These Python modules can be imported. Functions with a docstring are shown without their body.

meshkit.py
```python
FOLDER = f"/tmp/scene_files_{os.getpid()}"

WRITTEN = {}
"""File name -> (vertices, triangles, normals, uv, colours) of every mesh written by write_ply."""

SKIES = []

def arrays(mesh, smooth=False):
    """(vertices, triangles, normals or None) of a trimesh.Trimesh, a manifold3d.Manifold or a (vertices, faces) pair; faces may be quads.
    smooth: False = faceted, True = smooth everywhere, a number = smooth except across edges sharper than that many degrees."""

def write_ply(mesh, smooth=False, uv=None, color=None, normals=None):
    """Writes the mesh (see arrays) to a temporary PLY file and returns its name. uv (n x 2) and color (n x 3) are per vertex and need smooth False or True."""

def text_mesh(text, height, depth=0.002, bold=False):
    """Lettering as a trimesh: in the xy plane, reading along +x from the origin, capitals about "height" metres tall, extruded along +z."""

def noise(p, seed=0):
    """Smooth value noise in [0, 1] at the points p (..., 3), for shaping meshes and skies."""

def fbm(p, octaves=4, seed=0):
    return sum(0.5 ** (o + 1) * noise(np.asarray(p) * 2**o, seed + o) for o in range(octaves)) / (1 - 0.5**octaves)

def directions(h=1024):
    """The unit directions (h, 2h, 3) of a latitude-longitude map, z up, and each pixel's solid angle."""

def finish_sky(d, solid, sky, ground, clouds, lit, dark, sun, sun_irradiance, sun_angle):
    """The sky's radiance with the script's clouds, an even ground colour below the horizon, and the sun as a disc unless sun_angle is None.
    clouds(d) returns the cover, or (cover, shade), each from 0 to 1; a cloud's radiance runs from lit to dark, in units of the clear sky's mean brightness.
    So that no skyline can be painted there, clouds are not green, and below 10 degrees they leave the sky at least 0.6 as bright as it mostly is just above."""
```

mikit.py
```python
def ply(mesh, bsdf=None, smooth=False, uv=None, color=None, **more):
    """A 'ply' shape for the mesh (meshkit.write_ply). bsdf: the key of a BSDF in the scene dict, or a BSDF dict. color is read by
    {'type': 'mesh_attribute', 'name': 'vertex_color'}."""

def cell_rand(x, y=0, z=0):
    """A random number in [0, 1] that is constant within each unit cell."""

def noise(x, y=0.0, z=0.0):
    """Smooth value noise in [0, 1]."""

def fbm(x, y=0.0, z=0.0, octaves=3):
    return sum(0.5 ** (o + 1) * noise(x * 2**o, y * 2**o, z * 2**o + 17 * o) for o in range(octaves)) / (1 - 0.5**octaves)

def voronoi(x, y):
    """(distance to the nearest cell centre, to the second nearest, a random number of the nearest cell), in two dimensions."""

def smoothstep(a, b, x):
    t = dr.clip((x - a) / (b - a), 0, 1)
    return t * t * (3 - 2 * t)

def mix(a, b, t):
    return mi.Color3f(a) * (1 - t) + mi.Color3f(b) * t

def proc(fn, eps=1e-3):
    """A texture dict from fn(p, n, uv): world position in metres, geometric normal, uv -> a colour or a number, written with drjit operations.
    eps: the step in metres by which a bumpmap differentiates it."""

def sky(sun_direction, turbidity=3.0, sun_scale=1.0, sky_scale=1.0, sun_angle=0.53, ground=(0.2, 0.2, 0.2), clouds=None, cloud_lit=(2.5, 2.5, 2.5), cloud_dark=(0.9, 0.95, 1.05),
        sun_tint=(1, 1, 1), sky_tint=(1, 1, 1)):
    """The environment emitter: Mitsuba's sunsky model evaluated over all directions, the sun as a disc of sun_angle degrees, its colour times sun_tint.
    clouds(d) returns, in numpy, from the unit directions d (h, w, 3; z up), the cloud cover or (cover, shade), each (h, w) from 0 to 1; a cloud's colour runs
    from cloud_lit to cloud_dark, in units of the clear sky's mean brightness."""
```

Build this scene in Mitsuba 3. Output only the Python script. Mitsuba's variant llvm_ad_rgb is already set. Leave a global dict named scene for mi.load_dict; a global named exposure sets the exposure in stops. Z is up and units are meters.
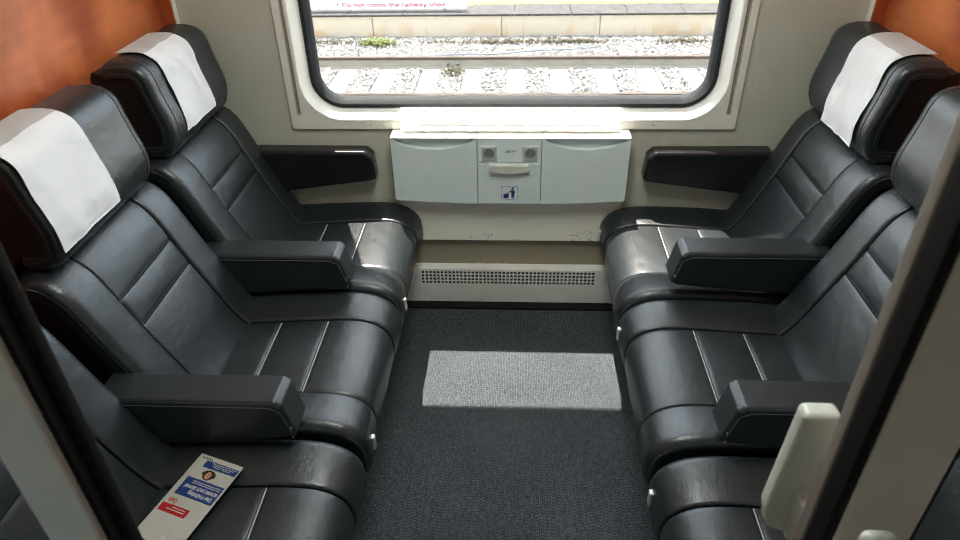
import math, random
import numpy as np, trimesh, manifold3d as m3d
import mitsuba as mi, drjit as dr
import mikit, meshkit
from mikit import noise, fbm, voronoi, cell_rand, smoothstep, mix
from shapely.geometry import Polygon, box as sbox, Point
from shapely.ops import unary_union
T = mi.ScalarTransform4f
scene, labels = {}, {}

# ------------------------------------------------------------------ camera, sky, exposure
exposure = 4.1
EYE = np.array([0.01456, -2.41023, 1.75903]); PITCH, YAW, ROLL, FOCAL = 0.59082, -0.05806, 0.02118, 679.47
_f = np.array([math.sin(YAW) * math.cos(PITCH), math.cos(YAW) * math.cos(PITCH), -math.sin(PITCH)])
_r = np.cross(_f, [0, 0, 1]); _r /= np.linalg.norm(_r); _d = np.cross(_f, _r)
_up = -(-_r * math.sin(ROLL) + _d * math.cos(ROLL))
scene['camera'] = {'type': 'thinlens', 'aperture_radius': 0.0018, 'focus_distance': 2.4, 'fov': 2 * math.degrees(math.atan(480 / FOCAL)), 'fov_axis': 'x', 'near_clip': 0.02, 'far_clip': 500.0,
                   'to_world': T().look_at(origin=EYE.tolist(), target=(EYE + _f).tolist(), up=_up.tolist())}
LAMP = 1.1
SUN = (-0.138, 0.357, 1.0)
def haze(d):
    n = meshkit.fbm(d * [2.2, 2.2, 4.0] + 7, 4)
    return np.clip(0.55 + 1.6 * (n - 0.5), 0.25, 0.95), np.clip((n - 0.55) * 2, 0, 1)
scene['sky'] = mikit.sky(SUN, turbidity=4.0, sun_scale=1.15, sky_scale=1.3, sun_tint=(0.93, 1.0, 1.12), ground=(0.3, 0.29, 0.27), clouds=haze, cloud_lit=(2.2, 2.25, 2.15), cloud_dark=(1.2, 1.22, 1.18), sky_tint=(0.94, 0.96, 0.92))

# ------------------------------------------------------------------ materials
def P(base, rough=0.5, spec=0.5, **k):
    b = base if isinstance(base, dict) else {'type': 'rgb', 'value': list(base)}
    return {'type': 'twosided', 'bsdf': {'type': 'principled', 'base_color': b, 'roughness': rough, 'specular': spec, **k}}
def bump(inner, fn, scale, eps=1e-3):
    return {'type': 'twosided', 'bsdf': {'type': 'bumpmap', 'arbitrary': mikit.proc(fn, eps), 'scale': scale, 'bsdf': inner['bsdf']}}
def leather_color(p, n, uv):
    return mix((0.006, 0.0095, 0.0110), (0.013, 0.0185, 0.0205), fbm(p.x * 9, p.y * 9, p.z * 9))
def leather_bump(p, n, uv):
    return noise(p.x * 260, p.y * 260, p.z * 260) * 0.5 + fbm(p.x * 28, p.y * 28, p.z * 28) * 1.7
scene['mat_leather'] = bump(P(mikit.proc(leather_color), 0.39, 0.75), leather_bump, 0.0009, 6e-4)
scene['mat_dark_leather'] = P((0.007, 0.0078, 0.008), 0.45, 0.4)
scene['mat_piping'] = P((0.38, 0.40, 0.39), 0.5)
scene['mat_stitch'] = P((0.06, 0.064, 0.062), 0.6)
scene['mat_black_plastic'] = P((0.010, 0.010, 0.011), 0.22, 0.5)
scene['mat_black_rubber'] = P((0.006, 0.006, 0.006), 0.7, 0.15)
def wood_color(p, n, uv):
    w = 0.5 * noise(p.y * 2.5, p.z * 2.5, 1.0)
    g = smoothstep(0.25, 0.75, fbm(p.y * 5.5 + 2 * w, p.z * 4.0 + 1.5 * w, 3.0, 4))
    g2 = noise(p.y * 9 + 3 * w, p.z * 50, 9.0)
    c = mix((0.30, 0.055, 0.016), (0.56, 0.165, 0.055), g)
    return c * (0.9 + 0.16 * g2)
scene['mat_cherry_wood'] = P(mikit.proc(wood_color), 0.34, 0.5)
def wall_color(p, n, uv):
    return mix((0.42, 0.42, 0.345), (0.47, 0.465, 0.385), fbm(p.x * 4, p.y * 4, p.z * 4))
scene['mat_beige_wall'] = P(mikit.proc(wall_color), 0.45, 0.4)
scene['mat_cream_panel'] = P((0.66, 0.65, 0.57), 0.38, 0.45)
def lower_color(p, n, uv):
    s = smoothstep(0.66, 0.74, fbm(p.x * 70, p.z * 90, 2.0)) * smoothstep(0.37, 0.32, p.z) * smoothstep(0.45, 0.6, noise(p.x * 7, 3.0))
    return mix((0.72, 0.715, 0.62), (0.25, 0.23, 0.19), s * 0.7)
scene['mat_scuffed_panel'] = P(mikit.proc(lower_color), 0.42, 0.4)
scene['mat_olive_panel'] = P((0.23, 0.205, 0.14), 0.5)
scene['mat_white_plastic'] = P((0.84, 0.85, 0.81), 0.4, 0.5)
scene['mat_table_plastic'] = P((0.58, 0.66, 0.645), 0.36, 0.5)
scene['mat_cream_plastic'] = P((0.50, 0.525, 0.46), 0.35, 0.5)
def steel_color(p, n, uv):
    d = fbm(p.x * 5, p.z * 30, 4.0)
    return mix((0.66, 0.66, 0.61), (0.84, 0.83, 0.78), d)
scene['mat_brushed_steel'] = P(mikit.proc(steel_color), 0.42, 0.5, metallic=0.1)
scene['mat_dull_metal'] = P((0.33, 0.33, 0.32), 0.45, 0.5, metallic=0.7)
scene['mat_silver'] = P((0.72, 0.72, 0.71), 0.32, 0.5, metallic=0.6)
scene['mat_base_grey'] = P((0.20, 0.20, 0.195), 0.5)
scene['mat_black_void'] = P((0.006, 0.006, 0.006), 0.8, 0.1)
def carpet_color(p, n, uv):
    row = dr.floor(p.x / 0.006); ph = cell_rand(row, 3, 1)
    t = p.y / 0.011 + ph
    a = cell_rand(row, dr.floor(t), 5)
    fx = dr.abs(p.x / 0.006 - row - 0.5) * 2; ft = dr.abs(t - dr.floor(t) - 0.5) * 2
    m = smoothstep(1.0, 0.45, fx) * smoothstep(1.0, 0.6, ft)
    c = mix((0.050, 0.062, 0.069), (0.096, 0.110, 0.117), a)
    wear = 0.85 + 0.3 * fbm(p.x * 5, p.y * 5)
    return c * (0.25 + 0.75 * m) * wear
def carpet_bump(p, n, uv):
    fx = p.x / 0.006 - dr.floor(p.x / 0.006) - 0.5
    return 1 - 4 * fx * fx
scene['mat_carpet'] = bump(P(mikit.proc(carpet_color), 0.9, 0.15), carpet_bump, 0.0015, 8e-4)
def cloth_bump(p, n, uv):
    return noise(p.x * 700, p.y * 700, p.z * 700) + 5 * fbm(p.x * 22, p.y * 22, p.z * 40)
scene['mat_white_cloth'] = bump(P((0.64, 0.64, 0.635), 0.85, 0.15), cloth_bump, 0.0011, 6e-4)
scene['mat_cloth_hem'] = P((0.40, 0.39, 0.37), 0.85, 0.15)
scene['mat_ceiling_paint'] = P((0.62, 0.61, 0.57), 0.6)
scene['mat_door_frame'] = P((0.46, 0.40, 0.35), 0.42, 0.5)
scene['mat_edge_bronze'] = P((0.20, 0.18, 0.155), 0.45, 0.4)
scene['mat_post_grey'] = P((0.60, 0.605, 0.57), 0.42, 0.5)
scene['mat_window_glass'] = {'type': 'thindielectric', 'int_ior': 1.5}
scene['mat_gasket'] = P((0.018, 0.022, 0.025), 0.7, 0.25)
# outdoors
def ballast_color(p, n, uv):
    return mix((0.12, 0.118, 0.112), (0.28, 0.277, 0.268), cell_rand(dr.floor(p.x * 22), dr.floor(p.y * 22), dr.floor(p.z * 30)))
scene['mat_ballast_stone'] = P(mikit.proc(ballast_color), 0.9, 0.2)
def bed_color(p, n, uv):
    d1, d2, k = voronoi(p.x * 20, p.y * 20)
    return mix((0.05, 0.05, 0.045), (0.18, 0.175, 0.165), smoothstep(0.0, 0.25, d2 - d1))
scene['mat_ballast_bed'] = P(mikit.proc(bed_color), 0.95, 0.1)
def concrete_color(p, n, uv):
    return mix((0.28, 0.275, 0.26), (0.34, 0.335, 0.32), fbm(p.x * 6, p.y * 6, p.z * 6))
scene['mat_concrete'] = P(mikit.proc(concrete_color), 0.85, 0.2)
def platform_color(p, n, uv):
    rust = smoothstep(0.52, 0.75, fbm(p.x * 2.2, p.z * 3.0, 1.0)) * smoothstep(-0.95, -1.22, p.z)
    streak = smoothstep(0.6, 0.8, noise(p.x * 14, p.z * 1.5, 4.0)) * smoothstep(-0.95, -1.15, p.z)
    c = mix((0.44, 0.38, 0.29), (0.36, 0.23, 0.12), rust * 0.7)
    return mix(c, (0.40, 0.25, 0.11), streak * 0.4)
scene['mat_platform_concrete'] = P(mikit.proc(platform_color), 0.85, 0.2)
def coping_color(p, n, uv):
    return mix((0.026, 0.025, 0.025), (0.055, 0.053, 0.051), noise(p.x * 60, p.y * 40, p.z * 60))
scene['mat_coping_stone'] = P(mikit.proc(coping_color), 0.8, 0.2)
scene['mat_yellow_paint'] = P((0.17, 0.165, 0.018), 0.7)
def rust_color(p, n, uv):
    return mix((0.035, 0.027, 0.021), (0.065, 0.050, 0.037), fbm(p.x * 8, p.y * 8, p.z * 20))
scene['mat_rail_rust'] = P(mikit.proc(rust_color), 0.7, 0.3)
def foot_color(p, n, uv):
    return mix((0.20, 0.18, 0.145), (0.26, 0.24, 0.205), fbm(p.x * 5, p.y * 5, p.z * 9))
scene['mat_rail_foot'] = P(mikit.proc(foot_color), 0.8, 0.2)
scene['mat_sign_white'] = P((0.62, 0.62, 0.61), 0.5)
scene['mat_sign_red'] = P((0.30, 0.015, 0.03), 0.5)
scene['mat_ink_dark'] = P((0.03, 0.03, 0.04), 0.6)
scene['mat_weed_green'] = P((0.085, 0.105, 0.03), 0.8, 0.2)
scene['mat_weed_dry'] = P((0.06, 0.055, 0.035), 0.9, 0.1)
scene['mat_cable_blue'] = P((0.10, 0.125, 0.15), 0.6)
# print
scene['mat_paper'] = P((0.37, 0.36, 0.31), 0.6, 0.2)
scene['mat_print_blue'] = P((0.010, 0.030, 0.125), 0.5, 0.3)
scene['mat_print_red'] = P((0.30, 0.010, 0.014), 0.5, 0.3)
scene['mat_print_white'] = P((0.48, 0.48, 0.46), 0.5, 0.3)
scene['mat_print_skin'] = P((0.42, 0.22, 0.14), 0.5, 0.3)
scene['mat_print_hair'] = P((0.03, 0.015, 0.01), 0.5, 0.3)
scene['mat_print_grey'] = P((0.42, 0.41, 0.38), 0.5, 0.3)
scene['mat_picto_blue'] = P((0.02, 0.03, 0.14), 0.5, 0.3)
scene['mat_socket_grey'] = P((0.16, 0.175, 0.17), 0.4)

# ------------------------------------------------------------------ mesh helpers
def numbered(name):
    if not any(k == name or k.startswith(name + '__') for k in scene): return name
    n = 1
    while any(k == f'{name}_{n:03d}' or k.startswith(f'{name}_{n:03d}__') for k in scene): n += 1
    return f'{name}_{n:03d}'
def tag(key, label=None, cat=None, group=None, kind=None):
    d = {}
    if label: d['label'] = label
    if cat: d['category'] = cat
    if group: d['group'] = group
    if kind: d['kind'] = kind
    labels[key] = d
    return key
def thing(name, label, cat, group=None):
    key = numbered(name)
    scene[key + '__'] = None          # reserves the name until its parts follow
    del scene[key + '__']
    return tag(key, label, cat, group)
def add(name, mesh, mat, parent=None, smooth=30, label=None, to_world=None, kind=None):
    key = numbered(name if parent is None else parent + '__' + name)
    s = mesh if isinstance(mesh, dict) else mikit.ply(mesh, 'mat_' + mat, smooth=smooth)
    if to_world is not None: s = {**s, 'to_world': to_world}
    scene[key] = s
    if label or kind: tag(key, label, kind=kind)
    return key
def struct(name, mesh, mat, smooth=30, parent=None, label=None):
    return add(name, mesh, mat, parent, smooth, label, kind='structure' if parent is None else None)
def solo(name, mesh, mat, label, cat, group=None, smooth=30, kind=None, to_world=None):
    key = numbered(name)
    scene[key] = {**(mesh if isinstance(mesh, dict) else mikit.ply(mesh, 'mat_' + mat, smooth=smooth)), **({'to_world': to_world} if to_world is not None else {})}
    return tag(key, label, cat, group, kind)
def man(m):
    q = m.to_mesh(); return trimesh.Trimesh(q.vert_properties[:, :3], q.tri_verts, process=False)
def hullround(pts, r, seg=12):
    pts = np.asarray(pts, float)
    s = trimesh.creation.icosphere(2 if seg > 8 else 1, radius=r).vertices
    return man(m3d.Manifold.hull_points((pts[:, None] + s[None]).reshape(-1, 3)))
def rbox(x0, x1, y0, y1, z0, z1, r=0.004, seg=8):
    r = min(r, (x1 - x0) / 2.01, (y1 - y0) / 2.01, (z1 - z0) / 2.01)
    return hullround([(x, y, z) for x in (x0 + r, x1 - r) for y in (y0 + r, y1 - r) for z in (z0 + r, z1 - r)], r, seg)
def bx(x0, x1, y0, y1, z0, z1):
    return trimesh.creation.box(bounds=[(x0, y0, z0), (x1, y1, z1)])
def cbox(x0, x1, y0, y1, z0, z1, c=0.003):   # box with chamfered edges, 44 triangles
    pts = []
    for sx, X in ((1, x0), (-1, x1)):
        for sy, Y in ((1, y0), (-1, y1)):
            for sz, Z in ((1, z0), (-1, z1)):
                pts += [(X + sx * c, Y + sy * c, Z), (X + sx * c, Y, Z + sz * c), (X, Y + sy * c, Z + sz * c)]
    return man(m3d.Manifold.hull_points(np.array(pts)))
def prism_xz(poly, y0, y1):                   # shapely polygon in (x, z) extruded along y
    out = []
    for g in getattr(poly, 'geoms', [poly]):
        m = trimesh.creation.extrude_polygon(g, y1 - y0, engine='earcut')
        v = m.vertices.copy(); m = trimesh.Trimesh(np.stack([v[:, 0], v[:, 2] + y0, v[:, 1]], 1), m.faces[:, ::-1], process=False)
        out.append(m)
    return trimesh.util.concatenate(out)
def prism_yz(poly, x0, x1):
    m = prism_xz(poly, x0, x1); v = m.vertices
    return trimesh.Trimesh(np.stack([v[:, 1], v[:, 0], v[:, 2]], 1), m.faces[:, ::-1], process=False)
def rrect(x0, x1, z0, z1, r, q=10):
    return sbox(x0 + r, z0 + r, x1 - r, z1 - r).buffer(r, quad_segs=q)
def tube(pts, r, sides=6):
    pts = np.asarray(pts, float); n = len(pts); rings = []
    for i in range(n):
        t = pts[min(i + 1, n - 1)] - pts[max(i - 1, 0)]; t /= np.linalg.norm(t) + 1e-12
        a = np.cross(t, [0, 0, 1]) if abs(t[2]) < 0.9 else np.cross(t, [1, 0, 0]); a /= np.linalg.norm(a); b = np.cross(t, a)
        th = np.arange(sides) * 2 * np.pi / sides
        rings.append(pts[i] + r * (np.cos(th)[:, None] * a + np.sin(th)[:, None] * b))
    return loft(np.array(rings))
def loft(R):                                   # closed rings (n, m, 3) joined and capped
    n, m = R.shape[:2]; v = R.reshape(-1, 3); F = []
    i, j = np.meshgrid(np.arange(n - 1), np.arange(m), indexing='ij'); a = i * m + j; b = i * m + (j + 1) % m
    F = np.concatenate([np.stack([a, b, b + m], -1).reshape(-1, 3), np.stack([a, b + m, a + m], -1).reshape(-1, 3)])
    v = np.vstack([v, R[0].mean(0), R[-1].mean(0)]); j = np.arange(m)
    F = np.vstack([F, np.stack([(j + 1) % m, j, j * 0 + n * m], 1), np.stack([(n - 1) * m + j, (n - 1) * m + (j + 1) % m, j * 0 + n * m + 1], 1)])
    t = trimesh.Trimesh(v, F, process=False)
    if t.volume < 0: t.invert()
    return t
def spaced(a, b, n, edge):                     # n samples, crowded towards the ends
    t = np.linspace(0, 1, n); t = (1 - edge) * t + edge * (0.5 - 0.5 * np.cos(np.pi * t)); return a + (b - a) * t
class Path:                                    # smooth curve in (x, z), parametrised by arc length; the normal points to the sitter
    def __init__(self, pts, flip=1):
        from scipy.interpolate import CubicSpline
        p = np.asarray(pts, float); s = np.r_[0, np.cumsum(np.linalg.norm(np.diff(p, axis=0), axis=1))]
        q = CubicSpline(s, p)(np.linspace(0, s[-1], 400)); self.s = np.r_[0, np.cumsum(np.linalg.norm(np.diff(q, axis=0), axis=1))]; self.q = q
        t = np.gradient(q, self.s, axis=0); t /= np.linalg.norm(t, axis=1, keepdims=True)
        self.n = flip * np.stack([-t[:, 1], t[:, 0]], 1); self.len = self.s[-1]
    def at(self, s):
        return np.stack([np.interp(s, self.s, self.q[:, k]) for k in (0, 1)], -1), np.stack([np.interp(s, self.s, self.n[:, k]) for k in (0, 1)], -1)
    def s_near(self, x=None, z=None):
        d = 0
        if x is not None: d = d + (self.q[:, 0] - x) ** 2
        if z is not None: d = d + (self.q[:, 1] - z) ** 2
        return self.s[np.argmin(d)]
def drop(d, r, depth):
    d = np.clip(d, 0, r) / r
    return depth * (1 - np.sqrt(np.clip(1 - (1 - d) ** 2, 0, 1)))
def patch(path, s0, s1, v0, v1, ends=((.012, .008),) * 4, lift=0.0, puff=0.004, depth=0.03, ns=22, nv=18, extra=None):
    """An upholstered panel on a path: ends = (radius, drop) at s0, s1, v0, v1."""
    S, V = np.meshgrid(spaced(s0, s1, ns, .9), spaced(v0, v1, nv, .9), indexing='ij')
    h = lift + puff * np.sin(np.pi * (S - s0) / (s1 - s0)) ** .6 * np.sin(np.pi * (V - v0) / (v1 - v0)) ** .6 if puff else np.full(S.shape, lift)
    h = np.array(h)
    for (r, dp), d in zip(ends, (S - s0, s1 - S, V - v0, v1 - V)): h = h - drop(d, r, dp)
    if extra is not None: h = h + extra(S, V)
    p, n = path.at(S)
    def put(hh):
        q = p + n * hh[..., None]
        return np.stack([q[..., 0], V, q[..., 1]], -1)
    top, bot = put(h), put(np.minimum(h - 0.004, -depth + 0 * h))
    N = ns * nv; v = np.vstack([top.reshape(-1, 3), bot.reshape(-1, 3)])
    i, j = np.meshgrid(np.arange(ns - 1), np.arange(nv - 1), indexing='ij'); a = (i * nv + j).ravel()
    F = [np.stack([a, a + 1, a + nv + 1], 1), np.stack([a, a + nv + 1, a + nv], 1)]
    F += [f[:, ::-1] + N for f in F]
    rim = np.r_[np.arange(nv), np.arange(1, ns) * nv + nv - 1, (ns - 1) * nv + np.arange(nv - 2, -1, -1), np.arange(ns - 2, 0, -1) * nv]
    nx = np.roll(rim, -1); F += [np.stack([rim, rim + N, nx + N], 1), np.stack([rim, nx + N, nx], 1)]
    t = trimesh.Trimesh(v, np.vstack(F), process=False)
    if t.volume < 0: t.invert()
    return t
def along(path, s, v, h):
    p, n = path.at(np.asarray(s, float)); q = p + n * h
    return np.stack([q[..., 0], np.broadcast_to(v, q.shape[:-1]), q[..., 1]], -1)

# ------------------------------------------------------------------ the setting
WL, WR, SL, SR, YF, ZC = -1.21, 1.225, -1.185, 1.188, -1.93, 2.32
struct('floor', bx(-2.6, 2.6, -3.05, 0.05, -0.06, 0.0), 'carpet', False)
struct('ceiling', bx(-2.6, 2.6, -3.05, 0.15, ZC, ZC + 0.05), 'ceiling_paint', False)
opening = rrect(-0.777, 0.777, 0.81, 2.175, 0.155, 14)
struct('wall_window', prism_xz(sbox(-2.6, -0.06, 2.6, ZC).difference(opening), 0.0, 0.11), 'beige_wall', False)
struct('wall_left', bx(WL - 0.03, WL, YF, 0.0, 0, ZC), 'cherry_wood', False)
struct('wall_right', bx(WR, WR + 0.03, YF, 0.0, 0, ZC), 'cherry_wood', False)
struct('trim_1', rbox(WL, -1.163, -0.030, -0.0005, 0.5, ZC, 0.003), 'cherry_wood')
struct('trim_2', rbox(1.188, WR, -0.030, -0.0005, 0.5, ZC, 0.003), 'cherry_wood')
struct('trim_6', rbox(-1.1635, -1.158, -0.026, -0.0005, 0.5, ZC, 0.002), 'cream_panel')
struct('trim_7', rbox(1.183, 1.1885, -0.026, -0.0005, 0.5, ZC, 0.002), 'cream_panel')
# moulded panel round the window, its reveal, the rubber and the pane
PANEL_HOLE = rrect(-0.772, 0.772, 0.815, 2.17, 0.15, 16)
slots = unary_union([rrect(s * 0.790 - 0.0075, s * 0.790 + 0.0075, 0.838, 2.140, 0.002, 3) for s in (-1, 1)])
outer = rrect(-0.822, 0.822, 0.782, 2.24, 0.012, 5)
win = struct('window_1', prism_xz(outer.difference(PANEL_HOLE).difference(slots), -0.012, -0.0005), 'cream_panel', False)
for s in (-1, 1):
    add('guide_slot', bx(s * 0.790 - 0.0035, s * 0.790 + 0.0035, -0.0065, -0.0004, 0.842, 2.138), 'olive_panel', win, False, label='thin dark track of the blind guide')
    add('slot_stop', cbox(s * 0.790 - 0.007, s * 0.790 + 0.007, -0.0115, -0.0005, 0.8385, 0.8415, 0.0008), 'dull_metal', win, 20)
    add('screw', rbox(s * 0.525 - 0.003, s * 0.525 + 0.003, -0.0145, -0.012, 0.797, 0.803, 0.0012, 6), 'dull_metal', win)
def ring_points(hw, z0, z1, r, y, n=14):
    pts = []
    for cx, cz, a0 in ((hw - r, z0 + r, -90), (hw - r, z1 - r, 0), (-hw + r, z1 - r, 90), (-hw + r, z0 + r, 180)):
        for a in np.radians(np.linspace(a0, a0 + 90, n)): pts.append((cx + r * math.cos(a), y, cz + r * math.sin(a)))
    return np.array(pts)
def ring_loft(sections):
    R = np.array([ring_points(*s) for s in sections]); n, m = R.shape[:2]; F = []
    i, j = np.meshgrid(np.arange(n), np.arange(m), indexing='ij'); a, b = i * m + j, i * m + (j + 1) % m; c, d = (i + 1) % n * m + j, (i + 1) % n * m + (j + 1) % m
    t = trimesh.Trimesh(R.reshape(-1, 3), np.concatenate([np.stack([a, b, d], -1).reshape(-1, 3), np.stack([a, d, c], -1).reshape(-1, 3)]), process=False)
    if t.volume < 0: t.invert()
    return t
add('reveal', ring_loft([(0.776, 0.811, 2.174, 0.154, -0.0115), (0.772, 0.815, 2.170, 0.15, -0.0135), (0.768, 0.819, 2.166, 0.146, -0.0125), (0.738, 0.852, 2.136, 0.116, 0.032), (0.736, 0.854, 2.132, 0.114, 0.06), (0.745, 0.845, 2.140, 0.13, 0.06), (0.776, 0.811, 2.174, 0.154, -0.002)]), 'white_plastic', win, 22, label='white sloping reveal')
add('gasket', ring_loft([(0.740, 0.850, 2.138, 0.118, 0.030), (0.736, 0.854, 2.132, 0.114, 0.022), (0.724, 0.866, 2.122, 0.104, 0.022), (0.714, 0.878, 2.112, 0.096, 0.034), (0.708, 0.884, 2.106, 0.09, 0.05), (0.708, 0.884, 2.106, 0.09, 0.066), (0.742, 0.848, 2.140, 0.12, 0.066)]), 'gasket', win, 22, label='dark rubber gasket')
def sheet_xz(poly, y):
    v, f = trimesh.creation.triangulate_polygon(poly, engine='earcut')
    return trimesh.Trimesh(np.stack([v[:, 0], np.full(len(v), y), v[:, 1]], 1), f, process=False)
add('pane', sheet_xz(rrect(-0.715, 0.715, 0.877, 2.113, 0.096, 12), 0.058), 'window_glass', win, False, label='clear window pane')
# lower wall behind the aisle
struct('trim_3', cbox(-0.44, 0.437, -0.03, -0.0005, 0.306, 0.56, 0.002), 'scuffed_panel', 20)
struct('trim_4', bx(-0.60, 0.60, -0.008, -0.0003, 0.12, 0.306), 'olive_panel', False)
struct('trim_5', cbox(-0.47, 0.47, -0.095, -0.054, 0.0003, 0.012, 0.003), 'black_rubber', 20)

# front wall of the compartment: fixed glazing, post and seal on the left, sliding door pushed to the right
struct('wall_front', prism_xz(unary_union([sbox(WL - 0.03, 0, -0.47, 0.72), sbox(-2.6, 2.02, 2.6, ZC), sbox(-2.6, 0, WL - 0.03, 2.02), sbox(WL - 0.03, 0, WL + 0.05, 2.02), sbox(WR - 0.05, 0, WR + 0.03, 2.02), sbox(WR + 0.03, 0, 2.6, 2.02)]), -1.965, -1.93), 'post_grey', False)
win2 = struct('window_2', rbox(-0.484, -0.4255, -1.985, -1.935, 0.0, 2.02, 0.003), 'post_grey')
add('seal', prism_xz(sbox(-0.429, 0.002, -0.419, 2.02), -1.976, -1.95), 'black_rubber', win2, False, label='black rubber door seal')
add('seal', rbox(-0.430, -0.4125, -1.962, -1.942, 0.002, 2.02, 0.006), 'black_rubber', win2)
add('pane', sheet_xz(sbox(WL + 0.05, 0.72, -0.478, 2.02), -1.955), 'window_glass', win2, False, label='clear glass pane')
DX = 0.332
door = struct('door_1', rbox(DX + 0.006, DX + 0.082, -1.979, -1.945, 0.005, 2.02, 0.004), 'door_frame')
add('edge_strip', rbox(DX, DX + 0.03, -1.945, -1.925, 0.005, 2.02, 0.004), 'edge_bronze', door, label='brown metal edge strip')
add('seal', rbox(DX - 0.001, DX + 0.012, -1.9775, -1.946, 0.005, 2.02, 0.004), 'black_rubber', door, label='black rubber edge seal')
add('bottom_rail', rbox(DX + 0.081, WR - 0.05, -1.98, -1.95, 0.005, 0.25, 0.004), 'door_frame', door)
add('pane_bead', rbox(DX + 0.080, DX + 0.086, -1.978, -1.947, 0.25, 2.02, 0.003), 'black_rubber', door)
add('pane', sheet_xz(sbox(DX + 0.084, 0.25, WR - 0.05, 2.02), -1.965), 'window_glass', door, False, label='clear glass pane')
h = add('handle', hullround([(x, y, z) for y in (-1.888, -1.878) for x, z in ((DX - .004, 1.226), (DX + .020, 1.226), (DX - .012, 1.081), (DX - .006, 1.053), (DX + .012, 1.046), (DX + .022, 1.081))], 0.008), 'cream_plastic', door, label='off white plastic handle')
add('bracket', hullround([(DX + 0.008, -1.888, 1.12), (DX + 0.02, -1.888, 1.03), (DX + 0.008, -1.925, 1.12), (DX + 0.02, -1.925, 1.03)], 0.006), 'cream_plastic', h)
h = add('handle', hullround([(DX + 0.008, -2.02, 1.208), (DX + 0.024, -2.02, 1.208), (DX + 0.006, -2.02, 1.05), (DX + 0.024, -2.02, 1.05)], 0.008), 'cream_plastic', door, label='off white plastic handle')
add('bracket', hullround([(DX + 0.018, -2.02, 1.13), (DX + 0.018, -1.982, 1.13), (DX + 0.018, -2.02, 1.08), (DX + 0.018, -1.982, 1.08)], 0.006), 'cream_plastic', h)

lamp = thing('ceiling_lamp', 'flat white lamp on the compartment ceiling', 'ceiling lamp')
add('housing', cbox(-0.30, 0.30, -1.50, -0.70, ZC - 0.030, ZC - 0.0005, 0.006), 'white_plastic', lamp, 20)
scene[lamp + '__diffuser'] = {**mikit.ply(bx(-0.27, 0.27, -1.47, -0.73, ZC - 0.034, ZC - 0.0305), 'mat_white_plastic'), 'emitter': {'type': 'area', 'radiance': {'type': 'rgb', 'value': [LAMP * 0.97, LAMP * 1.03, LAMP * 0.98]}}}

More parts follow.
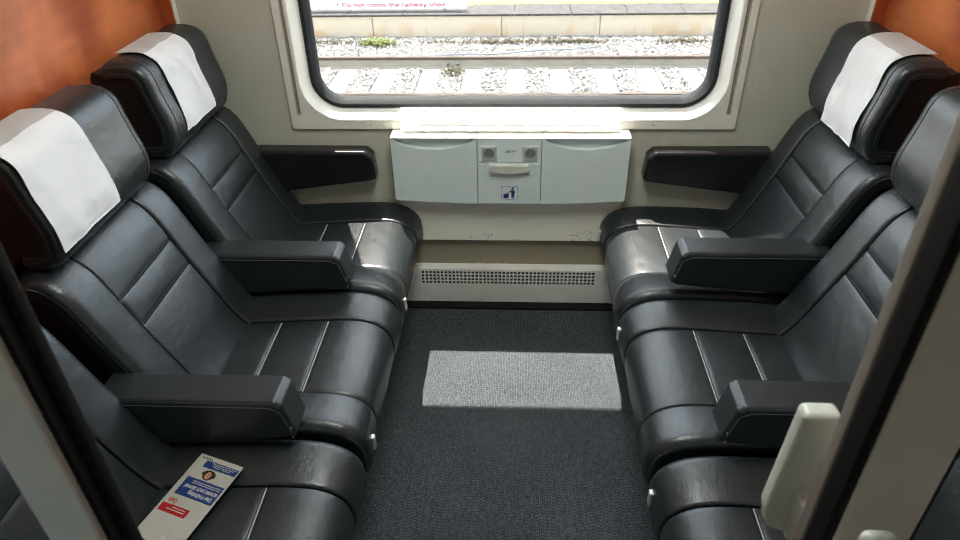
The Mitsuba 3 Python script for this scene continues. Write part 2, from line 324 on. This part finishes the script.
# the corridor behind the camera: it lets in the other side's daylight
struct('wall_back', prism_xz(sbox(-2.6, -0.06, 2.6, ZC).difference(unary_union([rrect(c - 0.32, c + 0.32, 1.2, 1.6, 0.1) for c in (-1.6, 1.6)])), -3.12, -3.05), 'beige_wall', False)
for i, c in enumerate((-1.6, 1.6)):
    struct(f'window_{3 + i}', sheet_xz(rrect(c - 0.33, c + 0.33, 1.19, 1.61, 0.1), -3.08), 'window_glass', False)
for i, s in enumerate((-1, 1)):
    struct(('wall_corridor_left', 'wall_corridor_right')[i], bx(s * 2.6 - 0.02, s * 2.6 + 0.02, -3.1, 0.1, -0.05, ZC + 0.03), 'beige_wall', False)

# ------------------------------------------------------------------ a seat, facing +x, the partition behind it at x = 0
HW = 0.300; BW = 0.275
cush = Path([(.31, .440), (.45, .449), (.60, .459), (.70, .462), (.765, .450), (.808, .415), (.822, .365), (.818, .31), (.80, .275)], 1)
back = Path([(.385, .435), (.345, .480), (.305, .555), (.240, .690), (.192, .800), (.155, .862), (.118, .887), (.075, .891), (.035, .876)], -1)
R1 = (.007, .0055); OUT = (.032, .026)
seat_parts = []
def sp(name, mesh, mat, smooth=35, label=None): seat_parts.append((name, mikit.ply(mesh, 'mat_' + mat, smooth=smooth), label))
PV = .160
cut = [0.0, cush.s_near(x=.355, z=.443), cush.s_near(x=.48, z=.452), cush.s_near(x=.63, z=.46), cush.len]
for k in range(4):
    sp('cushion_panel', patch(cush, cut[k] + .0012, cut[k + 1] - .0012, -PV, PV, (R1, R1 if k < 3 else (.02, .01), R1, R1), puff=.005, ns=26 if k == 3 else 16, nv=16), 'leather')
for s in (-1, 1):
    a, b = sorted((s * (PV + .002), s * HW))
    e = (R1, (.02, .01)) + ((R1, OUT) if s > 0 else (OUT, R1))
    sp('cushion_bolster', patch(cush, 0, cush.len, a, b, e, lift=.003, puff=.004, depth=.05, ns=40, nv=22,
       extra=lambda S, V: .022 * np.clip((np.abs(V) - PV) / .12, 0, 1) ** 1.3 * np.clip(1.25 - S / (cush.len * .9), 0, 1)), 'leather')
for k in (1, 2, 3):
    sp('seam', tube(along(cush, np.full(9, cut[k]), np.linspace(-PV + .004, PV - .004, 9), -.0030), .0017, 5), 'piping', 60, 'pale seam between the panels')
for s in (-1, 1):     # stitched edge along the outer side of each bolster
    ss = np.linspace(.02, cush.len - .03, 40)
    sp('stitching', tube(along(cush, ss, s * (HW - .004), -.002), .0012, 4), 'stitch', 60)
bp = .152
cb = [back.s_near(x=.375, z=.445), back.s_near(z=.677, x=.245), back.s_near(z=.757, x=.21), back.len]
for k in range(3):
    sp('back_panel', patch(back, cb[k] + .0012, cb[k + 1] - .0012, -bp, bp, (R1, R1, R1, R1), puff=.006, ns=20, nv=16), 'leather')
for s in (-1, 1):
    a, b = sorted((s * (bp + .002), s * BW))
    e = ((.02, .01), (.03, .02)) + ((R1, (.024, .018)) if s > 0 else ((.024, .018), R1))
    sp('back_bolster', patch(back, 0, back.len, a, b, e, lift=.004, puff=.004, depth=.045, ns=36, nv=18,
                             extra=lambda S, V: -.05 * np.clip((S - back.len + .12) / .12, 0, 1) ** 2 * np.clip((np.abs(V) - .18) / .1, 0, 1) ** 2), 'leather')
for k in (1, 2):
    sp('seam', tube(along(back, np.full(9, cb[k]), np.linspace(-bp + .004, bp - .004, 9), -.005), .0014, 5), 'dark_leather', 60)
for s in (-1, 1):
    ss = np.linspace(.03, back.len - .06, 40)
    sp('stitching', tube(along(back, ss, s * (BW - .001), -.015), .0016, 4), 'stitch', 60, 'stitched edge piping')
# shells behind the upholstery
b_in = along(back, np.linspace(.02, back.len - .01, 24), 0, -.030)[:, [0, 2]]
sp('back_shell', prism_xz(Polygon(np.vstack([b_in, [(-.015, .86), (-.015, .30), (.36, .30)]])).buffer(0), -BW + .006, BW - .006), 'dark_leather', 30)
c_in = along(cush, np.linspace(.0, cush.len, 24), 0, -.035)[:, [0, 2]]
sp('seat_pan', prism_xz(Polygon(np.vstack([c_in, [(.76, .262), (.28, .262)]])).buffer(0), -HW + .016, HW - .016), 'dark_leather', 30)
sp('valance', cbox(.752, .772, -HW + .002, HW - .002, .165, .30, .003), 'base_grey', 20, 'grey metal valance')
sp('pedestal', cbox(.08, .735, -HW + .01, HW - .01, .0, .30, .004), 'black_void', 20)
# latch at the front of the seat, on its right hand side
sp('latch', rbox(.785, .829, -.258, -.236, .338, .378, .005, 6), 'black_plastic', 30)
sp('latch_lever', rbox(.826, .838, -.256, -.238, .345, .392, .004, 6), 'silver', 30, 'silver latch lever')
# headrest: a core with a padded front wrapped over it
hp = Path([(.020, 1.190), (.060, 1.191), (.105, 1.187), (.140, 1.165), (.156, 1.115), (.172, 1.050), (.183, 1.000), (.180, .950), (.160, .912), (.120, .894), (.07, .896)], 1)
HH = .232
sp('headrest_pad', patch(hp, 0, hp.len, -HH, HH, ((.02, .012), (.02, .012), (.034, .016), (.034, .016)), lift=0, puff=.0, depth=.042, ns=44, nv=30,
      extra=lambda S, V: 0 * np.clip((np.abs(V) - .12) / .08, 0, 1) ** 1.5 * np.sin(np.pi * np.clip((S - .08) / (hp.len - .16), 0, 1))), 'leather')
h_in = along(hp, np.linspace(.0, hp.len, 30), 0, -.036)[:, [0, 2]]
core = Polygon(np.vstack([h_in, [(-.016, .905), (-.016, 1.165)]])).buffer(0)
sp('headrest_core', prism_xz(core.buffer(-.006).buffer(.006), -HH + .006, HH - .006), 'dark_leather', 30)
for s in (-1, 1):
    sp('headrest_stitching', tube(along(hp, np.linspace(.02, hp.len - .02, 40), s * (HH - .001), -.030), .0014, 4), 'stitch', 60)
    sp('headrest_stitching', tube(along(hp, np.linspace(.06, hp.len - .10, 40), s * (HH - .034), .0008), .0011, 4), 'stitch', 60)
g = [trimesh.creation.cylinder(radius=.019, height=.012, sections=18) for _ in range(4)]
for k, c in enumerate(g): c.apply_transform(trimesh.transformations.rotation_matrix(math.pi / 2, [1, 0, 0])); c.apply_translation((.118, -.045 + k * .0145, .903))
cc = trimesh.creation.cylinder(radius=.0165, height=.06, sections=18); cc.apply_transform(trimesh.transformations.rotation_matrix(math.pi / 2, [1, 0, 0])); cc.apply_translation((.118, -.025, .903))
sp('headrest_bracket', trimesh.util.concatenate(g + [cc, rbox(.05, .12, -.055, .0, .87, .925, .006, 6)]), 'black_plastic', 30, 'ribbed black headrest bracket')

LEFT = lambda y: T().translate([SL, y, 0])
RIGHT = lambda y: T().translate([SR, y - .020, 0]).rotate([0, 0, 1], 180)
YC = (-0.308, -0.925, -1.555)
def place_seat(w, label):
    key = thing('train_seat', label, 'train seat', 'facing seats of the compartment')
    for name, ply, lab in seat_parts: add(name, ply, None, key, to_world=w, label=lab)
    return key
place_seat(LEFT(YC[0]), 'black leather train seat by the window on the left side')
place_seat(LEFT(YC[1]), 'black leather middle seat of the left row, between its two armrests')
place_seat(LEFT(YC[2]), 'black leather seat of the left row nearest the door, under the flyer')
place_seat(RIGHT(YC[0]), 'black leather train seat by the window on the right side, sunlight on its cushion')
place_seat(RIGHT(YC[1]), 'black leather middle seat of the right row, partly hidden by the door frame')
place_seat(RIGHT(YC[2]), 'black leather seat of the right row nearest the door, beside the door handle')

# white cloths on the headrests
def cloth(w, label, seed, tail, shift=0.0, hw=.128):
    n, m = 46, 20; rng = np.random.default_rng(seed)
    s = np.linspace(.006, hp.len * .70 + tail, n); t = np.linspace(-1, 1, m)
    S, V = np.meshgrid(s, t, indexing='ij')
    end = hp.len * .70
    p, nr = hp.at(np.clip(S, 0, end))
    over = np.clip(S - end, 0, None); under = np.clip(-S, 0, None)
    e_p, e_n = hp.at(np.array(end)); tan = np.array([-.35, -.94])
    p = p + over[..., None] * tan + under[..., None] * np.array([-1.0, .0])
    wave = meshkit.fbm(np.stack([S * 14, V * 2.2 + seed, 0 * S], -1), 3) - .5
    lift = .0065 + .012 * wave * np.clip(S / .1, 0, 1) + over * (.25 + .5 * wave)
    vv = V * hw * (1 + .04 * (S / hp.len)) + shift + .006 * (meshkit.noise(np.stack([S * 9, 0 * S + seed, np.sign(V)], -1)) - .5)
    bulge = 0 * np.clip((np.abs(vv) - .12) / .08, 0, 1) ** 1.5 * np.sin(np.pi * np.clip((S - .08) / (hp.len - .16), 0, 1))
    q = p + nr * (lift + bulge)[..., None]
    top = np.stack([q[..., 0], vv, q[..., 1]], -1); q2 = p + nr * (lift + bulge - .0016)[..., None]
    bot = np.stack([q2[..., 0], vv, q2[..., 1]], -1)
    def solid(i0, i1):
        a, b = top[i0:i1], bot[i0:i1]
        return loft(np.concatenate([a, b[:, ::-1]], 1))
    key = thing('headrest_cloth', label, 'headrest cover', 'white headrest cloths')
    k = 12
    add('sheet', solid(k - 1, n), 'white_cloth', key, 50, to_world=w)
    add('hem', solid(0, k), 'cloth_hem', key, 50, to_world=w, label='greyish printed band along the top')
cloth(LEFT(YC[0]), 'white cloth over the headrest of the left window seat', 3, .0, -.036, .106)
cloth(LEFT(YC[1]), 'white wrinkled cloth over the headrest of the left middle seat', 8, .005, -.105, .122)
cloth(RIGHT(YC[0]), 'white cloth with a loose lower edge over the headrest of the right window seat', 12, .03, .062, .107)

# armrests between the seats
def armrest(side, y, label, dz=0.0):
    w = T().translate([SL if side < 0 else SR, y, dz])
    if side > 0: w = w.rotate([0, 0, 1], 180)
    key = thing('armrest', label, 'armrest', 'armrests between the seats')
    r = .012
    body = hullround([(x, s * (.051 - r), z) for s in (-1, 1) for x, z in ((.22, .628 - r), (.640, .628 - r), (.650, .620 - r), (.670, .524), (.664, .510 + r), (.61, .502 + r), (.22, .468 + r))], r)
    add('pad', body, 'leather', key, 40, to_world=w)
    for s in (-1, 1):
        add('stitching', tube([(.23, s * .0512, .612), (.63, s * .0512, .612), (.655, s * .0508, .598), (.672, s * .0508, .535)], .0012, 4), 'stitch', key, 60, to_world=w)
    add('end_plate', cbox(.6705, .6735, -.0495, .0495, .510, .548, .0008), 'dull_metal', key, 20, to_world=w, label='thin metal end plate')
    return key
armrest(-1, -0.612, 'black leather armrest between the left window seat and the left middle seat')
armrest(-1, -1.243, 'black leather armrest between the left middle seat and the seat with the flyer')
armrest(1, -0.600, 'black leather armrest between the right window seat and the right middle seat', .018)
armrest(1, -1.240, 'black leather armrest of the right row next to the off white door handle', .012)
def wall_arm(side, label):
    key = thing('wall_armrest', label, 'armrest', 'glossy armrests on the window wall')
    r = .014; s = side
    pts = [(s * (x + (.012 if s < 0 else 0)), y, z) for y in (-.012 + .0, -.074 + r) for x, z in ((.95, .705 - r + .012), (.54, .715 - r), (.523, .70 - r), (.516, .61), (.53, .592 + r), (.95, .535 + r))]
    pts = [(x, min(y, -r - .0005), z) for x, y, z in pts]
    add('body', hullround(pts, r), 'black_plastic', key, 40)
    add('mounting_plate', cbox(*sorted((s * .60, s * .93)), -.0135, -.0004, .57, .69, .002), 'black_rubber', key, 20)
wall_arm(-1, 'glossy black armrest on the window wall beside the left window seat')
wall_arm(1, 'glossy black armrest on the window wall beside the right window seat')

# ------------------------------------------------------------------ folding table and bin under the window
TF, TZ = -0.088, 0.775
tab = thing('folding_table', 'pale grey folded table unit with waste bin under the window', 'table')
def leaf(x0, x1):
    n = 20; xs = np.linspace(x0, x1, n); bot = .522 - .016 * np.sin(np.pi * (xs + .44) / .88)
    poly = Polygon([(x, z) for x, z in zip(xs, bot)] + [(x1, TZ), (x0, TZ)]).buffer(-.004).buffer(.004)
    m = prism_xz(poly, TF, -.031)
    c = (x0 + x1) / 2; hw = (x1 - x0) / 2 - .012
    e = np.linspace(-1, 1, 33)
    cutter = prism_xz(Polygon([(c + hw * t, TZ - .006 - .038 * max(0, 1 - t * t) ** .75) for t in e] + [(c + hw, TZ - .003), (c - hw, TZ - .003)]).buffer(0), TF - .01, TF + .024)
    M = lambda t: m3d.Manifold(m3d.Mesh(np.asarray(t.vertices, np.float32), np.asarray(t.faces, np.uint32)))
    return m, cutter, M
for x0, x1 in ((-.441, -.1235), (.1175, .4375)):
    m, c, M = leaf(x0, x1)
    front = m3d.Manifold.batch_boolean([M(trimesh.Trimesh(m.vertices, m.faces, process=True)), M(trimesh.Trimesh(c.vertices, c.faces, process=True))], m3d.OpType.Subtract)

    add('leaf', man(front) if front.volume() > 1e-5 else m, 'table_plastic', tab, 25)
    add('top_edge', cbox(x0, x1, TF - .003, -.014, TZ - .0005, TZ + .006, .002), 'white_plastic', tab, 20)
n = 14; xs = np.linspace(-.1215, .1155, n); bot = .522 - .016 * np.sin(np.pi * (xs + .44) / .88)
add('housing', prism_xz(Polygon([(x, z) for x, z in zip(xs, bot)] + [(.1155, TZ), (-.1215, TZ)]), TF + .006, -.031), 'table_plastic', tab, 25)
add('fascia', cbox(-.1215, .1155, TF, TF + .007, .682, TZ, .002), 'table_plastic', tab, 20)
add('top_edge', cbox(-.1215, .1155, TF - .003, -.014, TZ - .0005, TZ + .006, .002), 'white_plastic', tab, 20)
bd = add('bin_door', prism_xz(Polygon([(x, z) for x, z in zip(xs, bot)] + [(.1155, .679), (-.1215, .679)]).buffer(-.0035), TF - .001, TF + .008), 'table_plastic', tab, 25)
hs = np.linspace(-1, 1, 15)
add('bin_handle', prism_xz(Polygon([(.074 * a - .003, .644 + .008 * a * a) for a in hs] + [(.071, .674), (-.077, .674)]).buffer(-.004).buffer(.004), TF - .018, TF - .0005), 'cream_plastic', bd, 30, label='cream finger lip')
stick = add('bin_sign', prism_xz(rrect(-.033, .029, .528, .584, .005, 4), TF - .0018, TF - .0009), 'ink_dark', bd, False, label='small sign of a figure throwing rubbish into a bin')
# (the sign's field, figure and bin are sub-parts of the table, flat print)
def flat(poly, dy): return prism_xz(poly, TF - dy, TF - dy + .0007)
add('bin_sign_field', flat(rrect(-.0315, .0275, .5295, .5825, .0042, 4), .0021), 'table_plastic', bd, False)
fig = unary_union([Point(.0105, .5745).buffer(.0046), Polygon([(.004, .567), (.019, .567), (.0195, .552), (.017, .552), (.0165, .534), (.0115, .534), (.011, .548), (.0105, .534), (.0055, .534), (.006, .556), (.004, .560)]),
                   Polygon([(.005, .568), (-.004, .562), (-.0125, .553), (-.0105, .551), (-.002, .558), (.005, .562)])])
add('bin_sign_figure', flat(fig, .0024), 'picto_blue', bd, False, label='dark blue figure')
add('bin_sign_bin', flat(unary_union([sbox(-.0245, .534, -.0045, .5505), sbox(-.0265, .5495, -.0025, .5515), Point(-.015, .5545).buffer(.0018)]), .0024), 'picto_blue', bd, False, label='dark blue bin')
for cx in (-.0775, .0745):
    a = np.linspace(-1, 1, 9); R = .0285
    sq = [(cx + R * t, .7175 + R * (1 - .10 * (1 - t * t)) + 0) for t in a] + [(cx + R * (1 - .10 * (1 - t * t)), .7175 - R * t) for t in a] + [(cx - R * t, .7175 - R * (1 - .10 * (1 - t * t))) for t in a] + [(cx - R * (1 - .10 * (1 - t * t)), .7175 + R * t) for t in a]
    pl = Polygon(sq).buffer(0)
    so = add('socket', prism_xz(pl.difference(Point(cx, .7175).buffer(.0195)), TF - .004, TF + .001), 'silver', tab, 25, label='power socket with a scratched silver frame')
    add('socket_cup', prism_xz(Point(cx, .7175).buffer(.0194), TF - .0015, TF + .0005), 'socket_grey', so, 25)
    for s in (-1, 1):
        add('pin_hole', prism_xz(Point(cx + s * .0085, .7165).buffer(.0026, quad_segs=4), TF - .0021, TF - .0014), 'black_void', so, False)
        add('earth_clip', prism_xz(sbox(cx - .0025, .7175 + s * .0165 - .003, cx + .0025, .7175 + s * .0165 + .003), TF - .0030, TF - .0014), 'dull_metal', so, False)
def text_on(text, height, place, depth=.0006, bold=False):
    m = meshkit.text_mesh(text, height, depth, bold); v = np.array(m.vertices)
    return trimesh.Trimesh(place(v), m.faces, process=False), v
m, v = text_on('220 V~', .008, lambda v: np.stack([v[:, 0] - .019, TF - .0006 + 0 * v[:, 0] - .0 + (.0006 - v[:, 2]), v[:, 1] + .722], 1), bold=True)
add('voltage_text', m, 'picto_blue', tab, False, label='small printed text 220 V~')

# vent on the window sill
ven = thing('air_vent', 'white slotted air vent on the sill above the folded table', 'air vent')
sec = Polygon([(-.0128, .792), (-.050, .789), (-.056, .794), (-.056, .801), (-.050, .806), (-.0145, .866), (-.0128, .866)])
add('housing', prism_yz(sec.buffer(-.001).buffer(.001), -.406, .401), 'white_plastic', ven, 30)
sl = np.array([.0355, .060]); sl /= np.linalg.norm(sl); nrm = np.array([-sl[1], sl[0]])
for k in range(6):
    b0 = np.array([-.0475, .811]) + sl * (.0035 + k * .0094)
    q = [b0 + nrm * .0 , b0 + sl * .0062, b0 + sl * .0052 + nrm * .0016, b0 + sl * .0008 + nrm * .0016]
    add('slat', prism_yz(Polygon([tuple(a) for a in q]), -.335, .330), 'white_plastic', ven, 20)
for s, x in ((-1, -.340), (1, .332)):
    q = [np.array([-.0475, .811]) + sl * .002, np.array([-.0475, .811]) + sl * .059, np.array([-.0475, .811]) + sl * .059 + nrm * .004, np.array([-.0475, .811]) + sl * .002 + nrm * .004]
    add('end_bar', prism_yz(Polygon([tuple(a) for a in q]), x, x + .006), 'white_plastic', ven, 20)

# heater cover
hea = thing('heater_cover', 'scratched metal heater cover with a perforated grille at the foot of the window wall', 'heater')
nx, nz = 45, 4; gx0, gx1, gz0, gz1 = -.372, .358, .103, .170
px_, pz_ = (gx1 - gx0) / nx, (gz1 - gz0) / nz
holes = unary_union([sbox(gx0 + (i + .17) * px_, gz0 + (j + .15) * pz_, gx0 + (i + .83) * px_, gz0 + (j + .85) * pz_) for i in range(nx) for j in range(nz)])
plate_h = sbox(-.47, .012, .47, .178).difference(holes)
add('front_plate', prism_xz(plate_h, -.0535, -.0515), 'brushed_steel', hea, False, label='metal front with rows of small square holes')
add('top_fold', cbox(-.47, .47, -.0535, -.0085, .176, .1795, .001), 'brushed_steel', hea, 20)
add('backing', bx(-.468, .468, -.046, -.0085, .012, .176), 'black_void', hea, False)

# ------------------------------------------------------------------ flyer on the seat
F0 = np.array([-.617, -1.362, .4835]); ex = np.array([-.947, .322, 0.0]); ey = np.array([-.232, -.973, -.05])
ex /= np.linalg.norm(ex); ey -= ex * (ex @ ey); ey /= np.linalg.norm(ey); ez = np.cross(ex, ey)
def on_flyer(v): v = np.asarray(v, float); return F0 + v[:, :1] * ex + v[:, 1:2] * ey + v[:, 2:] * ez
def fly_box(u0, u1, w0, w1, h): b = bx(u0, u1, w0, w1, h - .0004, h); return trimesh.Trimesh(on_flyer(b.vertices), b.faces, process=False)
def fly_poly(poly, h):
    m = trimesh.creation.extrude_polygon(poly, .0004, engine='earcut'); v = m.vertices + [0, 0, h - .0004]; return trimesh.Trimesh(on_flyer(v), m.faces, process=False)
def fly_text(t, hgt, u, w, h, width=None, bold=True):
    m = meshkit.text_mesh(t, hgt, .0004, bold); v = np.array(m.vertices)
    if width: v[:, 0] *= width / v[:, 0].max()
    v += [u, w, h - .0004]; return trimesh.Trimesh(on_flyer(v), m.faces, process=False)
fly = thing('flyer', 'printed paper flyer lying upside down on the left seat nearest the door', 'flyer')
FW, FL = .1225, .262
add('sheet', fly_box(0, FW, 0, FL, 0.0), 'paper', fly, False)
U = lambda a: FW * (1 - a)
add('blue_panel', fly_box(U(.96), U(.11), .0645, .1135, .0005), 'print_blue', fly, False, label='dark blue printed panel')
add('headline', fly_text('Der Frühling', .0098, U(.90), .0975, .0010, .066), 'print_white', fly, False, label='white headline Der Frühling')
add('headline', fly_text('schreit nach Sonne!', .0098, U(.94), .0835, .0010, .092), 'print_white', fly, False, label='white headline schreit nach Sonne!')
for k in range(2): add('text_line', fly_box(U(.92), U(.28), .0705 + .005 * k, .0722 + .005 * k, .0009), 'print_grey', fly, False)
add('portrait_hair', fly_poly(Polygon([(U(.47) + .0165 * math.cos(t) * (1.15 if math.sin(t) < .2 else .85), .0480 - .0 + .0135 * math.sin(t)) for t in np.linspace(0, 6.2, 24)]), .0005), 'print_hair', fly, False, label='dark hair of a printed face')
add('portrait_face', fly_poly(__import__('shapely').affinity.scale(Point(U(.47), .0490).buffer(.0088), .85, 1.15), .0009), 'print_skin', fly, False, label='printed face')
for du in (-.0032, .0032): add('portrait_eye', fly_poly(Point(U(.47) + du, .0515).buffer(.0011), .0012), 'print_hair', fly, False)
add('portrait_mouth', fly_poly(sbox(U(.47) - .0026, .0438, U(.47) + .0026, .0450), .0012), 'print_hair', fly, False)
add('blue_banner', fly_box(U(.975), U(.22), .0125, .031, .0005), 'print_blue', fly, False, label='dark blue banner with fine print')
for k in range(3): add('text_line', fly_box(U(.94 - .05 * k), U(.36 + .04 * k), .0155 + .0045 * k, .0168 + .0045 * k, .0009), 'print_grey', fly, False)
for k in range(6): add('barcode_bar', fly_poly(Polygon([(U(.07) - .005 * k, .0055), (U(.07) - .005 * k - .0028, .0055), (U(.07) - .005 * k - .0058, .0105), (U(.07) - .005 * k - .003, .0105)]), .0005), 'ink_dark', fly, False)
add('logo', fly_text('ÖBB', .0095, U(.30), .1250, .0005, .023), 'print_red', fly, False, label='red letters ÖBB')
add('red_panel', fly_box(U(.67), U(.055), .1395, .1605, .0005), 'print_red', fly, False, label='red printed panel')
for k in range(2): add('text_line', fly_box(U(.60), U(.30 - .1 * k), .1445 + .006 * k, .1462 + .006 * k, .0009), 'print_white', fly, False)
for k in range(3): add('text_line', fly_box(U(.62), U(.28), .2040 + .004 * k, .2052 + .004 * k, .0005), 'print_grey', fly, False)
add('red_strip', fly_box(U(.55), U(.0), .230, .240, .0005), 'print_red', fly, False, label='red printed strip')

# ------------------------------------------------------------------ outdoors: track, ballast, opposite platform
ZR, ZG = -1.05, -1.215
solo('ballast_bed', bx(-14, 14, 0.9, 8.85, ZG - .2, ZG - .035), 'ballast_bed', 'grey gravel bed of the railway track', 'gravel bed', None, False, 'stuff')
solo('ground', bx(-60, 60, -40, 60, -1.8, -1.552), 'ballast_bed', 'gravelly ground around the track', 'ground', None, False, 'stuff')
def rail_mesh(yc, x0=-14, x1=14):
    head = Polygon([(-.036, -.006), (-.030, 0), (.030, 0), (.036, -.006), (.036, -.036), (.010, -.048), (-.010, -.048), (-.036, -.036)])
    web = Polygon([(-.010, -.046), (.010, -.046), (.012, -.125), (-.012, -.125)])
    foot = Polygon([(-.012, -.122), (.012, -.122), (.075, -.147), (.075, -.158), (-.075, -.158), (-.075, -.147)])
    sh = __import__('shapely').affinity.translate
    return [prism_yz(sh(q, yc, ZR), x0, x1) for q in (head, web, foot)]
NEAR, FAR = 5.62, 7.13
for yc, lab in ((NEAR, 'rusty railway rail nearest the window'), (FAR, 'rusty railway rail farther from the window, in front of the platform')):
    k = thing('railway_rail', lab, 'rail'); h_, w_, f_ = rail_mesh(yc)
    add('head', h_, 'rail_rust', k, 20); add('web', w_, 'rail_foot', k, 20); add('foot', f_, 'rail_foot', k, 20)
sl_ply = mikit.ply(cbox(-.125, .125, 5.05, 7.62, ZG - .034, ZR - .1585, .012), 'mat_concrete', smooth=20)
ORD = ['first', 'second', 'third', 'fourth', 'fifth', 'sixth', 'seventh', 'eighth', 'ninth']
for k in range(-7, 8):
    lab = f'{ORD[k + 4]} pale concrete sleeper from the left seen through the window' if abs(k) <= 4 else f"pale concrete sleeper of the track beyond the {'left' if k < 0 else 'right'} edge of the window"
    solo('railway_sleeper', sl_ply, None, lab, 'sleeper', 'concrete sleepers of the track', to_world=T().translate([.03 + .592 * k, 0, 0]))
rng = np.random.default_rng(5)
def stones(n, xs, ys, z, s0, s1, keep=None):
    base = trimesh.creation.icosphere(0); V, Fc = base.vertices, base.faces; vs, fs = [], []
    X = rng.uniform(*xs, n); Y = rng.uniform(*ys, n); k0 = 0
    for x, y in zip(X, Y):
        if keep is not None and not keep(x, y): continue
        q = rng.normal(size=(3, 3)); q, _ = np.linalg.qr(q); s = rng.uniform(s0, s1)
        vs.append((V * rng.uniform(.65, 1.15, 3) * (1 + rng.uniform(-.18, .18, (len(V), 1)))) @ q * s + (x, y, z + rng.uniform(-.012, .018))); fs.append(Fc + k0); k0 += len(V)
    return trimesh.Trimesh(np.vstack(vs), np.vstack(fs), process=False)
notsleeper = lambda x, y: abs(((x - .03) / .592 + .5) % 1 - .5) * .592 > .135 and abs(y - FAR) > .085 and abs(y - NEAR) > .085
solo('ballast_stones', stones(26000, (-4.0, 4.0), (5.3, 7.2), ZG + .004, .013, .026, notsleeper), 'ballast_stone', 'loose pale ballast stones between the sleepers', 'ballast', None, False, 'stuff')
PY = 8.86
solo('ballast_shoulder', stones(22000, (-4.3, 4.3), (7.25, PY - .04), ZG - .028, .012, .025), 'ballast_stone', 'loose pale ballast stones between the far rail and the platform', 'ballast', None, False, 'stuff')
PT = -.885                                          # platform top
pla = thing('railway_platform', 'opposite railway platform with a stained concrete wall, dark coping and yellow line', 'platform')
joints = [-8.2, -6.2, -4.3, -2.30, -.21, 1.36, 3.3, 5.3, 7.3]
for a, b in zip(joints[:-1], joints[1:]):
    add('wall_slab', cbox(a + .008, b - .008, PY, PY + .25, -1.5, PT - .031, .006), 'platform_concrete', pla, 20)
add('body', bx(-14, 14, PY + .03, 16, -1.55, PT - .06), 'platform_concrete', pla, False)
for k in range(-9, 9):
    add('coping_stone', cbox(k * .9 + .003, k * .9 + .897, PY - .03, PY + .63, PT - .03, PT, .006), 'coping_stone', pla, 20)
add('paving', bx(-14, 14, PY + .63, 16, PT - .06, PT - .001), 'concrete', pla, False)
add('yellow_line', bx(-14, 14, PY + .63, PY + .95, PT - .002, PT + .003), 'yellow_paint', pla, False, label='yellow safety line')
sg = thing('warning_sign', 'white sign with red English warning text at the edge of the opposite platform', 'sign')
SY = PY + .22
add('board', cbox(-3.75, -.775, SY, SY + .02, PT + .030, PT + .42, .003), 'sign_white', sg, 20)
m, v = text_on('Do not cross the railway lines', .062, lambda v: np.stack([v[:, 0] * (1.70 / v[:, 0].max()) - 2.82, SY - v[:, 2], v[:, 1] + PT + .068], 1), .003, True)
add('sign_text', m, 'sign_red', sg, False, label='red text Do not cross the railway lines')
add('sign_mark', prism_xz(Point(-2.885, PT + .105).buffer(.016, quad_segs=4), SY - .003, SY), 'ink_dark', sg, False, label='small dark dot')
for x in (-3.4, -1.15): add('foot', cbox(x - .03, x + .03, SY + .0, SY + .12, PT, PT + .04, .003), 'dull_metal', sg, 20)
# weeds, cable
def tuft(n, cx, cy, sx, sy, hh, seed):
    r = np.random.default_rng(seed); vs, fs = [], []
    for i in range(n):
        x, y = cx + r.normal() * sx, cy + r.normal() * sy; a = r.uniform(0, 6.28); L = hh * r.uniform(.5, 1.2); w = .006 + .008 * r.random()
        d = np.array([math.cos(a), math.sin(a), 0]); e = np.array([-d[1], d[0], 0]); b = np.array([x, y, ZG - .01])
        p1 = b + d * L * .35 + [0, 0, L * .7]; p2 = b + d * L * .9 + [0, 0, L * .75]; k = len(vs) * 5
        vs.append([b - e * w * .5, b + e * w * .5, p1 + e * w, p1 - e * w, p2]); fs += [(k, k + 1, k + 2), (k, k + 2, k + 3), (k + 3, k + 2, k + 4)]
    return trimesh.Trimesh(np.vstack(vs), fs, process=False)
solo('weed_patch', tuft(260, -2.15, 8.35, .14, .07, .09, 1), 'weed_green', 'bright green weed tuft growing in the ballast below the platform wall', 'weed', None, False, 'stuff')
for i, (x, sx, lab) in enumerate(((-2.75, .45, 'dull weeds along the platform foot left of the green tuft'), (-.1, .7, 'long strip of dull weeds below the middle of the platform wall'), (1.0, .25, 'small dull weed clump right of the long strip'), (2.6, .18, 'dull weed clump at the right edge of the window view'))):
    solo('dry_weed', tuft(150 if i != 1 else 420, x, 8.42, sx, .05, .06, 11 + i), 'weed_dry', lab, 'weed', None, False, 'stuff')
solo('dead_grass', tuft(140, -.83, 6.86, .07, .12, .09, 31), 'weed_dry', 'brown dead grass tuft between two sleepers by the far rail', 'weed', None, False, 'stuff')
xs = np.linspace(-1.3, 1.25, 30)
solo('ground_cable', tube(np.stack([xs, 7.55 + .42 * np.clip((xs + 1.3) / 2.5, 0, 1) ** 1.5 + .03 * np.sin(xs * 5), np.full(30, ZG + .05)], 1), .011, 6), 'cable_blue', 'blue grey cable lying on the ballast behind the far rail', 'cable')
